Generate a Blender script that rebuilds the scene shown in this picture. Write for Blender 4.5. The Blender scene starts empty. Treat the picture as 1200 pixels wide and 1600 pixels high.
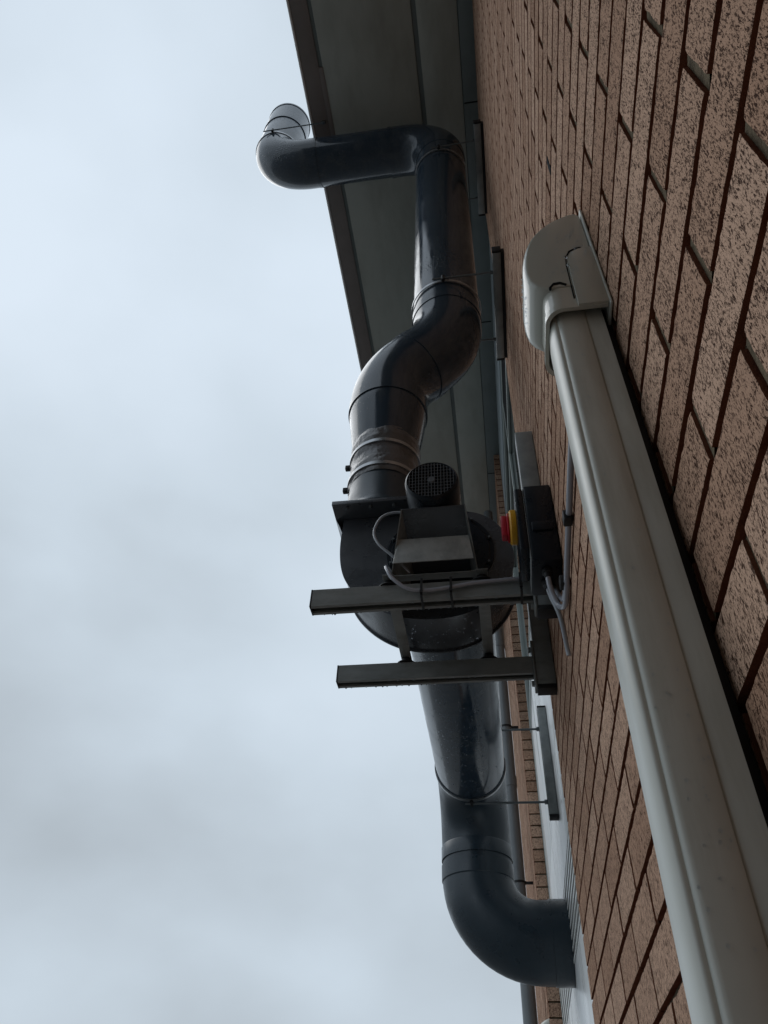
import bpy, bmesh, math, random
from mathutils import Vector, Matrix, noise
random.seed(7)
PI = math.pi
C = bpy.context.scene.collection
SC = bpy.context.scene

# ------------------------------------------------------------------ camera
cam_d = bpy.data.cameras.new('camera'); cam = bpy.data.objects.new('camera', cam_d); C.objects.link(cam)
SC.camera = cam
RT = Vector((0.988518148621477, 0.14596115859467013, 0.03907953463987393))
UP = Vector((0.07482495611808407, -0.697546867382985, 0.7126216343517163))
BK = Vector((0.1312748863564328, -0.7015152941924261, -0.7004592752089301))
cam.matrix_world = Matrix(((RT.x, UP.x, BK.x, 0), (RT.y, UP.y, BK.y, 0), (RT.z, UP.z, BK.z, 0), (0, 0, 0, 1)))
cam_d.sensor_fit = 'VERTICAL'; cam_d.sensor_height = 36.0; cam_d.sensor_width = 27.0
cam_d.lens = 1152.85/1600*36
cam_d.clip_start = 0.01; cam_d.clip_end = 2000

# ------------------------------------------------------------------ sky: overcast, Nishita seen through a cloud layer
SUN_EL, SUN_AZ = math.radians(50), math.radians(-60)
w = bpy.data.worlds.new('World'); SC.world = w; w.use_nodes = True
nt = w.node_tree; N = nt.nodes; L = nt.links; N.clear()
out = N.new('ShaderNodeOutputWorld'); bg = N.new('ShaderNodeBackground'); bg.inputs['Strength'].default_value = 0.10
sky = N.new('ShaderNodeTexSky'); sky.sky_type = 'NISHITA'; sky.sun_disc = False
sky.sun_elevation = SUN_EL; sky.sun_rotation = SUN_AZ
tc = N.new('ShaderNodeTexCoord')
def wnoise(scale, detail, off, rough=.5):
    mp = N.new('ShaderNodeMapping'); mp.inputs['Location'].default_value = off; mp.inputs['Scale'].default_value = (1, 1, 1.6)
    n = N.new('ShaderNodeTexNoise'); n.inputs['Scale'].default_value = scale; n.inputs['Detail'].default_value = detail
    n.inputs['Roughness'].default_value = rough
    L.new(tc.outputs['Generated'], mp.inputs['Vector']); L.new(mp.outputs['Vector'], n.inputs['Vector'])
    return n
n1 = wnoise(1.5, 2, (3.1, .4, 7.7), .4); n2 = wnoise(4.6, 5, (1.3, 9.2, 2.2), .42)
mx = N.new('ShaderNodeMix'); mx.data_type = 'FLOAT'; mx.inputs[0].default_value = .30
L.new(n1.outputs['Fac'], mx.inputs[2]); L.new(n2.outputs['Fac'], mx.inputs[3])
# the cloud deck is thinner overhead than towards the horizon along the street
sep = N.new('ShaderNodeSeparateXYZ'); L.new(tc.outputs['Generated'], sep.inputs[0])
el = N.new('ShaderNodeMapRange'); el.inputs['From Min'].default_value = .15; el.inputs['From Max'].default_value = .9
el.inputs['To Min'].default_value = -.10; el.inputs['To Max'].default_value = .17
L.new(sep.outputs['Z'], el.inputs['Value'])
ad = N.new('ShaderNodeMath'); ad.operation = 'ADD'; L.new(mx.outputs[0], ad.inputs[0]); L.new(el.outputs[0], ad.inputs[1])
cr = N.new('ShaderNodeValToRGB'); e = cr.color_ramp.elements
e[0].position = .30; e[0].color = (.45, .51, .565, 1); e[1].position = .72; e[1].color = (.72, .82, .925, 1)
m_ = e.new(.5); m_.color = (.60, .69, .775, 1)
L.new(ad.outputs[0], cr.inputs['Fac'])
sc10 = N.new('ShaderNodeVectorMath'); sc10.operation = 'SCALE'; sc10.inputs['Scale'].default_value = 10.0
L.new(cr.outputs['Color'], sc10.inputs[0])
cm = N.new('ShaderNodeMix'); cm.data_type = 'RGBA'; cm.inputs[0].default_value = .985
L.new(sky.outputs['Color'], cm.inputs[6]); L.new(sc10.outputs[0], cm.inputs[7])
L.new(cm.outputs[2], bg.inputs['Color']); L.new(bg.outputs[0], out.inputs['Surface'])

sun_d = bpy.data.lights.new('sun', 'SUN'); sun = bpy.data.objects.new('sun', sun_d); C.objects.link(sun)
sun_d.energy = 0.5; sun_d.angle = math.radians(40); sun_d.color = (1, .985, .96)
sd = Vector((math.cos(SUN_EL)*math.sin(SUN_AZ), math.cos(SUN_EL)*math.cos(SUN_AZ), math.sin(SUN_EL)))
sun.rotation_euler = sd.to_track_quat('Z', 'Y').to_euler()

SC.view_settings.view_transform = 'Standard'; SC.view_settings.look = 'None'
SC.view_settings.gamma = 1; SC.view_settings.exposure = 0; SC.view_settings.use_curve_mapping = False
SC.cycles.max_bounces = 8

# ------------------------------------------------------------------ helpers
def tag(o, label=None, cat=None, group=None, kind=None):
    if label: o['label'] = label
    if cat: o['category'] = cat
    if group: o['group'] = group
    if kind: o['kind'] = kind
    return o

def thing(name, loc, label, cat, group=None):
    o = bpy.data.objects.new(name, None); C.objects.link(o); o.location = loc; o.empty_display_size = .05
    return tag(o, label, cat, group)

class MB:
    """collects shapes in world coordinates; build() links them as one mesh object"""
    def __init__(s): s.bm = bmesh.new()
    def box(s, x0, x1, y0, y1, z0, z1, bev=0):
        b = bmesh.new()
        r = bmesh.ops.create_cube(b, size=1)
        for v in b.verts:
            v.co = Vector(((x0+x1)/2+v.co.x*(x1-x0), (y0+y1)/2+v.co.y*(y1-y0), (z0+z1)/2+v.co.z*(z1-z0)))
        if bev: bmesh.ops.bevel(b, geom=list(b.edges), offset=bev, segments=2, affect='EDGES', profile=.5)
        s.merge(b); return s
    def merge(s, b, mat=None):
        if mat is not None: bmesh.ops.transform(b, matrix=mat, verts=b.verts)
        m = bpy.data.meshes.new('tmp'); b.to_mesh(m); b.free(); s.bm.from_mesh(m); bpy.data.meshes.remove(m)
    def tube(s, pts, rad, seg=40, cap=True, ref=None):
        pts = [Vector(p) for p in pts]; n = len(pts)
        rad = rad if isinstance(rad, (list, tuple)) else [rad]*n
        tans = []
        for i in range(n):
            a = pts[max(i-1, 0)]; b = pts[min(i+1, n-1)]; t = (b-a)
            k = i
            while t.length < 1e-9 and k+1 < n: k += 1; t = pts[k]-a
            if t.length < 1e-9: t = tans[-1] if tans else Vector((0, 0, 1))
            tans.append(t.normalized())
        u = Vector(ref) if ref else (Vector((1, 0, 0)) if abs(tans[0].x) < .9 else Vector((0, 1, 0)))
        rings = []
        for i in range(n):
            t = tans[i]; u = (u-t*u.dot(t)); u.normalize(); v = t.cross(u)
            rings.append([s.bm.verts.new(pts[i]+(u*math.cos(2*PI*j/seg)+v*math.sin(2*PI*j/seg))*rad[i]) for j in range(seg)])
        for i in range(n-1):
            for j in range(seg):
                s.bm.faces.new((rings[i][j], rings[i][(j+1) % seg], rings[i+1][(j+1) % seg], rings[i+1][j]))
        if cap:
            s.bm.faces.new(list(reversed(rings[0]))); s.bm.faces.new(rings[-1])
        return s
    def lathe(s, c, axis, prof, seg=48, cap=True):
        """prof: (distance along axis, radius)"""
        c = Vector(c); a = Vector(axis).normalized()
        u = Vector((1, 0, 0)) if abs(a.x) < .9 else Vector((0, 1, 0)); u = (u-a*u.dot(a)).normalized(); v = a.cross(u)
        rings = [[s.bm.verts.new(c+a*d+(u*math.cos(2*PI*j/seg)+v*math.sin(2*PI*j/seg))*r) for j in range(seg)] for d, r in prof]
        for i in range(len(rings)-1):
            for j in range(seg):
                s.bm.faces.new((rings[i][j], rings[i][(j+1) % seg], rings[i+1][(j+1) % seg], rings[i+1][j]))
        if cap:
            s.bm.faces.new(list(reversed(rings[0]))); s.bm.faces.new(rings[-1])
        return s
    def prism(s, poly, fn, a, b, bev=0, segs=2):
        """poly: 2D points; fn(p, q, t) -> 3D; extruded from t=a to t=b"""
        bm = bmesh.new()
        A = [bm.verts.new(fn(p, q, a)) for p, q in poly]; B = [bm.verts.new(fn(p, q, b)) for p, q in poly]
        n = len(poly)
        bm.faces.new(A); bm.faces.new(list(reversed(B)))
        for i in range(n): bm.faces.new((A[i], B[i], B[(i+1) % n], A[(i+1) % n]))
        bmesh.ops.recalc_face_normals(bm, faces=bm.faces)
        if bev:
            ed = [e for e in bm.edges if e.calc_face_angle(0) > .5]
            bmesh.ops.bevel(bm, geom=ed, offset=bev, segments=segs, affect='EDGES', profile=.5)
        s.merge(bm); return s
    def ico(s, c, r, sub=1, sx=1, sy=1, sz=1):
        b = bmesh.new(); bmesh.ops.create_icosphere(b, subdivisions=sub, radius=1)
        for v in b.verts: v.co = Vector((c[0]+v.co.x*r*sx, c[1]+v.co.y*r*sy, c[2]+v.co.z*r*sz))
        s.merge(b); return s
    def build(s, name, mat, parent=None, smooth=35, recalc=True, mats=None):
        if recalc: bmesh.ops.recalc_face_normals(s.bm, faces=s.bm.faces)
        for f in s.bm.faces: f.smooth = bool(smooth)
        me = bpy.data.meshes.new(name); s.bm.to_mesh(me); s.bm.free()
        for m in (mats or [mat]): me.materials.append(m)
        if smooth: me.set_sharp_from_angle(angle=math.radians(smooth))
        o = bpy.data.objects.new(name, me); C.objects.link(o)
        if parent is not None:
            off = Vector((0, 0, 0)); q = parent
            while q is not None: off += q.location; q = q.parent
            me.transform(Matrix.Translation(-off)); o.parent = parent
        return o

def XZ(p, q, t): return Vector((p, t, q))
def XY(p, q, t): return Vector((p, q, t))
def YZ(p, q, t): return Vector((t, p, q))

def arc(c, r, u, v, a0, a1, n=14):
    """points on an arc of radius r about c in the plane of u, v"""
    c, u, v = Vector(c), Vector(u), Vector(v)
    return [c+(u*math.cos(a0+(a1-a0)*i/n)+v*math.sin(a0+(a1-a0)*i/n))*r for i in range(n+1)]

# ------------------------------------------------------------------ materials
def mat(name, col, rough=.5, metal=0, spec=.5, coat=0, bump=None, vary=None, rvary=None, coords='Object', stretch=(1, 1, 1)):
    m = bpy.data.materials.new(name); m.use_nodes = True; t = m.node_tree; b = t.nodes['Principled BSDF']
    b.inputs['Base Color'].default_value = (*col, 1); b.inputs['Roughness'].default_value = rough
    b.inputs['Metallic'].default_value = metal; b.inputs['Specular IOR Level'].default_value = spec
    b.inputs['Coat Weight'].default_value = coat; b.inputs['Coat Roughness'].default_value = .08
    tc = t.nodes.new('ShaderNodeTexCoord'); mp = t.nodes.new('ShaderNodeMapping'); mp.inputs['Scale'].default_value = stretch
    t.links.new(tc.outputs[coords], mp.inputs['Vector'])
    def nz(scale, detail=4, rough_=.55):
        n = t.nodes.new('ShaderNodeTexNoise'); n.inputs['Scale'].default_value = scale; n.inputs['Detail'].default_value = detail
        n.inputs['Roughness'].default_value = rough_; t.links.new(mp.outputs[0], n.inputs['Vector']); return n
    if vary:                                   # (scale, colour b, low, high)
        n = nz(vary[0], 6, .6); r = t.nodes.new('ShaderNodeValToRGB')
        r.color_ramp.elements[0].position = vary[2]; r.color_ramp.elements[0].color = (*col, 1)
        r.color_ramp.elements[1].position = vary[3]; r.color_ramp.elements[1].color = (*vary[1], 1)
        t.links.new(n.outputs['Fac'], r.inputs['Fac']); t.links.new(r.outputs['Color'], b.inputs['Base Color'])
    if rvary:
        n = nz(rvary[0], 5); r = t.nodes.new('ShaderNodeMapRange'); r.inputs['From Min'].default_value = .35; r.inputs['From Max'].default_value = .65
        r.inputs['To Min'].default_value = rvary[1]; r.inputs['To Max'].default_value = rvary[2]
        t.links.new(n.outputs['Fac'], r.inputs['Value']); t.links.new(r.outputs[0], b.inputs['Roughness'])
    if bump:
        n = nz(bump[0], bump[2] if len(bump) > 2 else 4); bp = t.nodes.new('ShaderNodeBump'); bp.inputs['Strength'].default_value = bump[1]
        bp.inputs['Distance'].default_value = bump[3] if len(bump) > 3 else .002
        t.links.new(n.outputs['Fac'], bp.inputs['Height']); t.links.new(bp.outputs[0], b.inputs['Normal'])
    return m

def add_beads(m, scale=90, thresh=.16, dist=.0012, strength=.8):
    """rain beads: a voronoi bump, present only where a broad noise says so"""
    t = m.node_tree; b = t.nodes['Principled BSDF']
    tc = t.nodes.new('ShaderNodeTexCoord')
    v = t.nodes.new('ShaderNodeTexVoronoi'); v.inputs['Scale'].default_value = scale; v.inputs['Randomness'].default_value = 1
    t.links.new(tc.outputs['Object'], v.inputs['Vector'])
    n = t.nodes.new('ShaderNodeTexNoise'); n.inputs['Scale'].default_value = 3.5; n.inputs['Detail'].default_value = 3
    t.links.new(tc.outputs['Object'], n.inputs['Vector'])
    th = t.nodes.new('ShaderNodeMapRange'); th.inputs['From Min'].default_value = .45; th.inputs['From Max'].default_value = .7
    th.inputs['To Min'].default_value = .02; th.inputs['To Max'].default_value = thresh*2
    t.links.new(n.outputs['Fac'], th.inputs['Value'])
    s = t.nodes.new('ShaderNodeMath'); s.operation = 'SUBTRACT'; s.use_clamp = True
    t.links.new(th.outputs[0], s.inputs[0]); t.links.new(v.outputs['Distance'], s.inputs[1])
    sq = t.nodes.new('ShaderNodeMath'); sq.operation = 'MULTIPLY'; sq.inputs[1].default_value = 4; sq.use_clamp = True
    t.links.new(s.outputs[0], sq.inputs[0])
    pw = t.nodes.new('ShaderNodeMath'); pw.operation = 'POWER'; pw.inputs[1].default_value = .5
    t.links.new(sq.outputs[0], pw.inputs[0])
    bp = t.nodes.new('ShaderNodeBump'); bp.inputs['Strength'].default_value = strength; bp.inputs['Distance'].default_value = dist
    t.links.new(pw.outputs[0], bp.inputs['Height'])
    old = [l for l in t.links if l.to_node == b and l.to_socket.name == 'Normal']
    if old: t.links.new(old[0].from_socket, bp.inputs['Normal'])
    t.links.new(bp.outputs[0], b.inputs['Normal'])
    return m

def add_grime(m, amount, col, scale=6, stretch=(1, 1, .12)):
    t = m.node_tree; b = t.nodes['Principled BSDF']; l = [x for x in t.links if x.to_node == b and x.to_socket.name == 'Base Color'][0]
    tc = t.nodes.new('ShaderNodeTexCoord'); mp = t.nodes.new('ShaderNodeMapping'); mp.inputs['Scale'].default_value = stretch
    t.links.new(tc.outputs['Object'], mp.inputs['Vector'])
    n = t.nodes.new('ShaderNodeTexNoise'); n.inputs['Scale'].default_value = scale; n.inputs['Detail'].default_value = 8; n.inputs['Roughness'].default_value = .65
    t.links.new(mp.outputs[0], n.inputs['Vector'])
    r = t.nodes.new('ShaderNodeMapRange'); r.inputs['From Min'].default_value = .46; r.inputs['From Max'].default_value = .72
    r.inputs['To Max'].default_value = amount; t.links.new(n.outputs['Fac'], r.inputs['Value'])
    mx = t.nodes.new('ShaderNodeMix'); mx.data_type = 'RGBA'; mx.inputs[7].default_value = (*col, 1)
    src = l.from_socket; t.links.remove(l); t.links.new(r.outputs[0], mx.inputs[0]); t.links.new(src, mx.inputs[6]); t.links.new(mx.outputs[2], b.inputs['Base Color'])

def brick_mat(name, base, dark, pit=1.0):
    m = bpy.data.materials.new(name); m.use_nodes = True; t = m.node_tree; b = t.nodes['Principled BSDF']
    b.inputs['Roughness'].default_value = .9; b.inputs['Specular IOR Level'].default_value = .06
    tc = t.nodes.new('ShaderNodeTexCoord')
    mp = t.nodes.new('ShaderNodeMapping'); mp.inputs['Scale'].default_value = (1, 1, .36); mp.inputs['Rotation'].default_value = (.12, 0, 0)
    t.links.new(tc.outputs['Object'], mp.inputs['Vector'])
    at = t.nodes.new('ShaderNodeAttribute'); at.attribute_name = 'tone'
    def nz(vec, s, d, r=.5, dist=0):
        n = t.nodes.new('ShaderNodeTexNoise'); n.inputs['Scale'].default_value = s; n.inputs['Detail'].default_value = d
        n.inputs['Roughness'].default_value = r; n.inputs['Distortion'].default_value = dist; t.links.new(vec, n.inputs['Vector']); return n
    def ramp(src, p0, p1, c0=(0, 0, 0, 1), c1=(1, 1, 1, 1)):
        r = t.nodes.new('ShaderNodeValToRGB'); r.color_ramp.elements[0].position = p0; r.color_ramp.elements[1].position = p1
        r.color_ramp.elements[0].color = c0; r.color_ramp.elements[1].color = c1
        t.links.new(src, r.inputs['Fac']); return r
    pits = nz(mp.outputs[0], 400, 6, .74, .1)
    pits2 = nz(mp.outputs[0], 150, 5, .7, .1)
    broad = nz(tc.outputs['Object'], 14, 3)
    grain = nz(tc.outputs['Object'], 900, 2)
    # broad noise shifts the pit threshold so pits come in drifts
    a1 = t.nodes.new('ShaderNodeMath'); a1.operation = 'MULTIPLY_ADD'; a1.inputs[1].default_value = .16; a1.inputs[2].default_value = -.08
    t.links.new(broad.outputs['Fac'], a1.inputs[0])
    a2 = t.nodes.new('ShaderNodeMath'); a2.operation = 'ADD'; t.links.new(pits.outputs['Fac'], a2.inputs[0]); t.links.new(a1.outputs[0], a2.inputs[1])
    p1 = ramp(a2.outputs[0], .54, .62)
    p2 = ramp(pits2.outputs['Fac'], .585, .64)
    vo = t.nodes.new('ShaderNodeTexVoronoi'); vo.inputs['Scale'].default_value = 440; vo.inputs['Randomness'].default_value = 1
    wob = t.nodes.new('ShaderNodeTexNoise'); wob.inputs['Scale'].default_value = 420; wob.inputs['Detail'].default_value = 3
    t.links.new(mp.outputs[0], wob.inputs['Vector'])
    wv = t.nodes.new('ShaderNodeMix'); wv.data_type = 'VECTOR'; wv.inputs[0].default_value = .006
    t.links.new(mp.outputs[0], wv.inputs[4]); t.links.new(wob.outputs['Color'], wv.inputs[5]); t.links.new(wv.outputs[1], vo.inputs['Vector'])
    sz = nz(tc.outputs['Object'], 75, 4, .7)
    sr = t.nodes.new('ShaderNodeMapRange'); sr.inputs['From Min'].default_value = .38; sr.inputs['From Max'].default_value = .66
    sr.inputs['To Min'].default_value = .20; sr.inputs['To Max'].default_value = .60; t.links.new(sz.outputs['Fac'], sr.inputs['Value'])
    ds = t.nodes.new('ShaderNodeMath'); ds.operation = 'SUBTRACT'; t.links.new(sr.outputs[0], ds.inputs[0]); t.links.new(vo.outputs['Distance'], ds.inputs[1])
    pv = ramp(ds.outputs[0], -.04, .16)
    m0 = t.nodes.new('ShaderNodeMath'); m0.operation = 'MAXIMUM'; t.links.new(p1.outputs['Color'], m0.inputs[0]); t.links.new(pv.outputs['Color'], m0.inputs[1])
    mxp = t.nodes.new('ShaderNodeMath'); mxp.operation = 'MAXIMUM'; t.links.new(m0.outputs[0], mxp.inputs[0]); t.links.new(p2.outputs['Color'], mxp.inputs[1])
    tone = ramp(at.outputs['Fac'], 0, 1, (base[0]*.80, base[1]*.76, base[2]*.74, 1), (base[0]*1.12, base[1]*1.16, base[2]*1.2, 1))
    light = t.nodes.new('ShaderNodeMix'); light.data_type = 'RGBA'; light.inputs[0].default_value = .5
    gr = ramp(grain.outputs['Fac'], .3, .7, (.72, .72, .72, 1), (1.0, 1.0, 1.0, 1))
    mul = t.nodes.new('ShaderNodeMix'); mul.data_type = 'RGBA'; mul.blend_type = 'MULTIPLY'; mul.inputs[0].default_value = 1
    t.links.new(tone.outputs['Color'], mul.inputs[6]); t.links.new(gr.outputs['Color'], mul.inputs[7])
    c = t.nodes.new('ShaderNodeMix'); c.data_type = 'RGBA'; c.inputs[7].default_value = (*dark, 1)
    fm = t.nodes.new('ShaderNodeMath'); fm.operation = 'MULTIPLY'; fm.inputs[1].default_value = .95*pit
    t.links.new(mxp.outputs[0], fm.inputs[0]); t.links.new(fm.outputs[0], c.inputs[0]); t.links.new(mul.outputs[2], c.inputs[6])
    t.links.new(c.outputs[2], b.inputs['Base Color'])
    inv = t.nodes.new('ShaderNodeMath'); inv.operation = 'MULTIPLY_ADD'; inv.inputs[1].default_value = -1; inv.inputs[2].default_value = 1
    t.links.new(mxp.outputs[0], inv.inputs[0])
    sm = t.nodes.new('ShaderNodeMath'); sm.operation = 'MULTIPLY_ADD'; sm.inputs[1].default_value = .35
    t.links.new(grain.outputs['Fac'], sm.inputs[0]); t.links.new(inv.outputs[0], sm.inputs[2])
    bp = t.nodes.new('ShaderNodeBump'); bp.inputs['Strength'].default_value = .7; bp.inputs['Distance'].default_value = .0012
    t.links.new(sm.outputs[0], bp.inputs['Height']); t.links.new(bp.outputs[0], b.inputs['Normal'])
    return m

M = {}
M['brick'] = brick_mat('drag_faced_brick', (.67, .425, .295), (.045, .018, .011))
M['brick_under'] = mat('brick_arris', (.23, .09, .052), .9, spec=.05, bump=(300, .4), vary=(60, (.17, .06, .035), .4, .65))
M['mortar'] = mat('mortar', (.17, .135, .09), .95, spec=.05, bump=(260, .9, 5, .003), vary=(70, (.075, .06, .042), .4, .7))
M['duct'] = add_beads(mat('dark_slate_duct', (.022, .038, .058), .15, spec=.55, rvary=(9, .09, .24), vary=(2.5, (.034, .048, .066), .4, .7), bump=(5, .04, 2, .01)), 75, .2, .0016, .8)
M['duct_matt'] = mat('dark_duct_fitting', (.020, .035, .048), .24, spec=.6, rvary=(12, .25, .42), bump=(8, .08, 3, .006))
M['sleeve'] = mat('flexible_sleeve', (.12, .12, .125), .28, spec=.6, bump=(16, .9, 4, .012), vary=(9, (.07, .065, .062), .4, .7))
M['band'] = mat('steel_band', (.42, .43, .44), .32, metal=.85, rvary=(30, .25, .45))
M['rod'] = mat('zinc_rod', (.16, .18, .19), .42, metal=.7)
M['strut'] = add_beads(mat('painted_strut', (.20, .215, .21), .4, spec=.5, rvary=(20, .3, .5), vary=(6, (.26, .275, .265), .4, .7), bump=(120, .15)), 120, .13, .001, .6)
M['strut_lit'] = mat('lit_strut', (.30, .32, .32), .45, metal=.35, vary=(18, (.22, .24, .24), .4, .65), bump=(90, .15))  # brighter copy of the strut, its lit look put into the base colour
M['grille'] = mat('grille_wire', (.11, .12, .13), .4)
M['black'] = mat('black_rubber', (.012, .012, .013), .55, spec=.4)
M['black_gloss'] = mat('black_plastic', (.006, .010, .016), .26, spec=.3, rvary=(15, .24, .38))
M['fan'] = add_beads(mat('fan_casing_paint', (.050, .057, .067), .22, spec=.8, rvary=(10, .22, .4), bump=(35, .08, 4, .003)), 110, .12, .001, .5)
M['zinc'] = add_beads(mat('zinc_plate', (.46, .48, .47), .42, metal=.5, vary=(24, (.32, .34, .335), .4, .62), rvary=(20, .3, .5)), 160, .2, .0012, 1.0)
M['trunk'] = mat('ivory_plastic', (.63, .64, .585), .27, spec=.5, bump=(700, .08, 3, .0006), rvary=(6, .3, .42), vary=(3, (.56, .565, .51), .4, .7))
M['trunk_gloss'] = add_beads(mat('ivory_plastic_cap', (.52, .52, .46), .17, spec=.6), 100, .12, .0012, .8)
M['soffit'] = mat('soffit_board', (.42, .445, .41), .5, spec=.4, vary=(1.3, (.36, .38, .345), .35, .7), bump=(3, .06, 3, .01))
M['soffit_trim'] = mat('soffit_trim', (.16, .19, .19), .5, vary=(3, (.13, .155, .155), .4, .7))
M['fascia'] = mat('brown_fascia', (.23, .205, .195), .5, vary=(2, (.18, .16, .15), .4, .7))
M['dark'] = mat('dark_recess', (.01, .011, .012), .9, spec=.1)
M['drip'] = mat('pale_drip_edge', (.80, .81, .80), .16, spec=.8)
M['panel'] = mat('white_infill_panel', (.84, .85, .84), .28, spec=.5, rvary=(4, .22, .4), vary=(5, (.74, .76, .755), .45, .75), bump=(60, .1, 3, .001), stretch=(1, 1, .15))
M['frame'] = mat('pale_green_frame', (.42, .47, .45), .35, vary=(5, (.36, .41, .39), .4, .7))
M['lintel'] = mat('grey_head_panel', (.30, .35, .37), .4, vary=(2, (.26, .30, .32), .4, .7))
M['glass'] = mat('dark_glass', (.012, .016, .018), .03, spec=.9)
M['glass_lou'] = mat('dark_behind_slats', (.02, .023, .025), .6)
M['slat'] = mat('pale_slat', (.84, .85, .83), .3)
M['downpipe'] = mat('grey_downpipe', (.17, .19, .20), .38, vary=(4, (.14, .155, .165), .4, .7))
M['cable'] = mat('grey_cable_sheath', (.34, .36, .39), .3, spec=.6)
M['cable_dark'] = mat('wet_grey_cable', (.34, .35, .39), .18, spec=.6)
M['red'] = mat('red_handle', (.42, .012, .03), .35)
M['yellow'] = mat('yellow_escutcheon', (.72, .36, .012), .4)
M['asphalt'] = mat('wet_asphalt', (.095, .095, .092), .5, bump=(120, .6, 6, .004), rvary=(2, .25, .7), vary=(30, (.17, .165, .155), .4, .7))
M['shade_wall'] = mat('grey_shade_wall', (.15, .15, .14), .9, bump=(40, .3))  # for the unseen wall added to shade the near side
add_grime(M['trunk'], .5, (.30, .27, .20), 22); add_grime(M['duct'], .55, (.075, .085, .09), 14); add_grime(M['soffit'], .5, (.20, .20, .17), 4, (1, .3, 1))
add_grime(M['strut'], .6, (.10, .095, .085), 25, (.3, 1, 1))
def water_mat():
    m = bpy.data.materials.new('water_drop'); m.use_nodes = True; b = m.node_tree.nodes['Principled BSDF']
    b.inputs['Base Color'].default_value = (.9, .95, 1, 1); b.inputs['Roughness'].default_value = .02
    b.inputs['Transmission Weight'].default_value = 1; b.inputs['IOR'].default_value = 1.33
    return m
M['water'] = water_mat()

# ------------------------------------------------------------------ ground and unseen mass of the building
W = 0.1825            # plane of the brick face
H = 5.62              # soffit height above the camera
REC = 0.2325           # plane of the glazing in its recess
Y_END = 2.27          # near brickwork ends here
Y_P0, Y_P1 = 4.95, 8.2
GZ = -1.6
g = MB(); g.bm.faces.new([g.bm.verts.new(p) for p in ((-300, -300, GZ), (300, -300, GZ), (300, 300, GZ), (-300, 300, GZ))])
o = g.build('ground', M['asphalt'], smooth=0, recalc=False); tag(o, kind='structure')

# ------------------------------------------------------------------ brickwork
JZ = 0.4485           # height of one bed joint
def brick_rows(mb, y0, y1, z0, z1, tones, fine=None):
    bm = mb.bm
    tl = bm.faces.layers.float.new('tone_f')
    k0 = math.floor((z0-JZ)/.075)-1; k1 = math.ceil((z1-JZ)/.075)+1
    hj = .0054
    for k in range(k0, k1):
        za = max(JZ+k*.075+hj, z0); zb = min(JZ+(k+1)*.075-hj, z1)
        if zb-za < .008: continue
        ph = .193 if k % 2 == 0 else .3055
        n0 = math.floor((y0-ph)/.225)-1; n1 = math.ceil((y1-ph)/.225)+1
        for n in range(n0, n1):
            ya = max(ph+n*.225+hj, y0); yb = min(ph+(n+1)*.225-hj, y1)
            if yb-ya < .01: continue
            tone = random.random(); off = random.uniform(-.0003, .0003); tilt = random.uniform(-.0003, .0003)
            fn = fine and ya < fine[1] and yb > fine[0] and zb > fine[2] and za < fine[3]
            nu, nv = (34, 12) if fn else (1, 1)
            dz0 = random.uniform(-.0008, .0008); dz1 = random.uniform(-.0008, .0008); dy0 = random.uniform(-.0012, .0012)
            G = []
            for j in range(nv+1):
                row = []
                for i in range(nu+1):
                    fy = i/nu; fz = j/nv
                    y = ya+(yb-ya)*fy+dy0; z = za+(zb-za)*fz+(dz0 if j == 0 else dz1 if j == nv else 0)
                    x = W+off+tilt*(fy-.5)
                    if fn:
                        q = Vector((y, z, k*.37))
                        x += .00045*noise.noise(q*30)+.0003*noise.noise(q*140)
                        if j in (0, nv):
                            e_ = abs(noise.noise(q*55))+.5*abs(noise.noise(q*160)); z += (1 if j == 0 else -1)*e_*.0015; x += .0006*e_+.0003
                        if i in (0, nu):
                            e_ = abs(noise.noise(q*60+Vector((5, 2, 1)))); y += (1 if i == 0 else -1)*e_*.0018; x += .0006*e_+.0003
                    row.append(bm.verts.new((x, y, z)))
                G.append(row)
            yp = yb+dy0                     # struck mortar filling the upright joint after this brick
            if yp+.009 < y1:
                mq = [(W+.0024, yp-.001, za), (W+.0042, yp+.011, za), (W+.0042, yp+.011, zb), (W+.0024, yp-.001, zb)]
                mf = bm.faces.new([bm.verts.new(p) for p in (mq[0], mq[3], mq[2], mq[1])]); mf.material_index = 2; mf[tl] = tone
            def face(vs, mi):
                f = bm.faces.new(vs); f.material_index = mi; f[tl] = tone
            for j in range(nv):
                for i in range(nu): face((G[j][i], G[j+1][i], G[j+1][i+1], G[j][i+1]), 0)
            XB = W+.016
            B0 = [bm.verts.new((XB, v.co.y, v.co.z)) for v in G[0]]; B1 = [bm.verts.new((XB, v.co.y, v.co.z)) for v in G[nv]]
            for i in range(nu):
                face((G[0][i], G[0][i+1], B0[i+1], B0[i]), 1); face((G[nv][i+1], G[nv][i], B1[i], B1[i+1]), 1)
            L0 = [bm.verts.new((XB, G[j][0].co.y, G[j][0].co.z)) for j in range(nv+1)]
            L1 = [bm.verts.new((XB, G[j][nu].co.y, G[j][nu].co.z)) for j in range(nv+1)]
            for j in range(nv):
                face((G[j+1][0], G[j][0], L0[j], L0[j+1]), 1); face((G[j][nu], G[j+1][nu], L1[j+1], L1[j]), 1)

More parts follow.
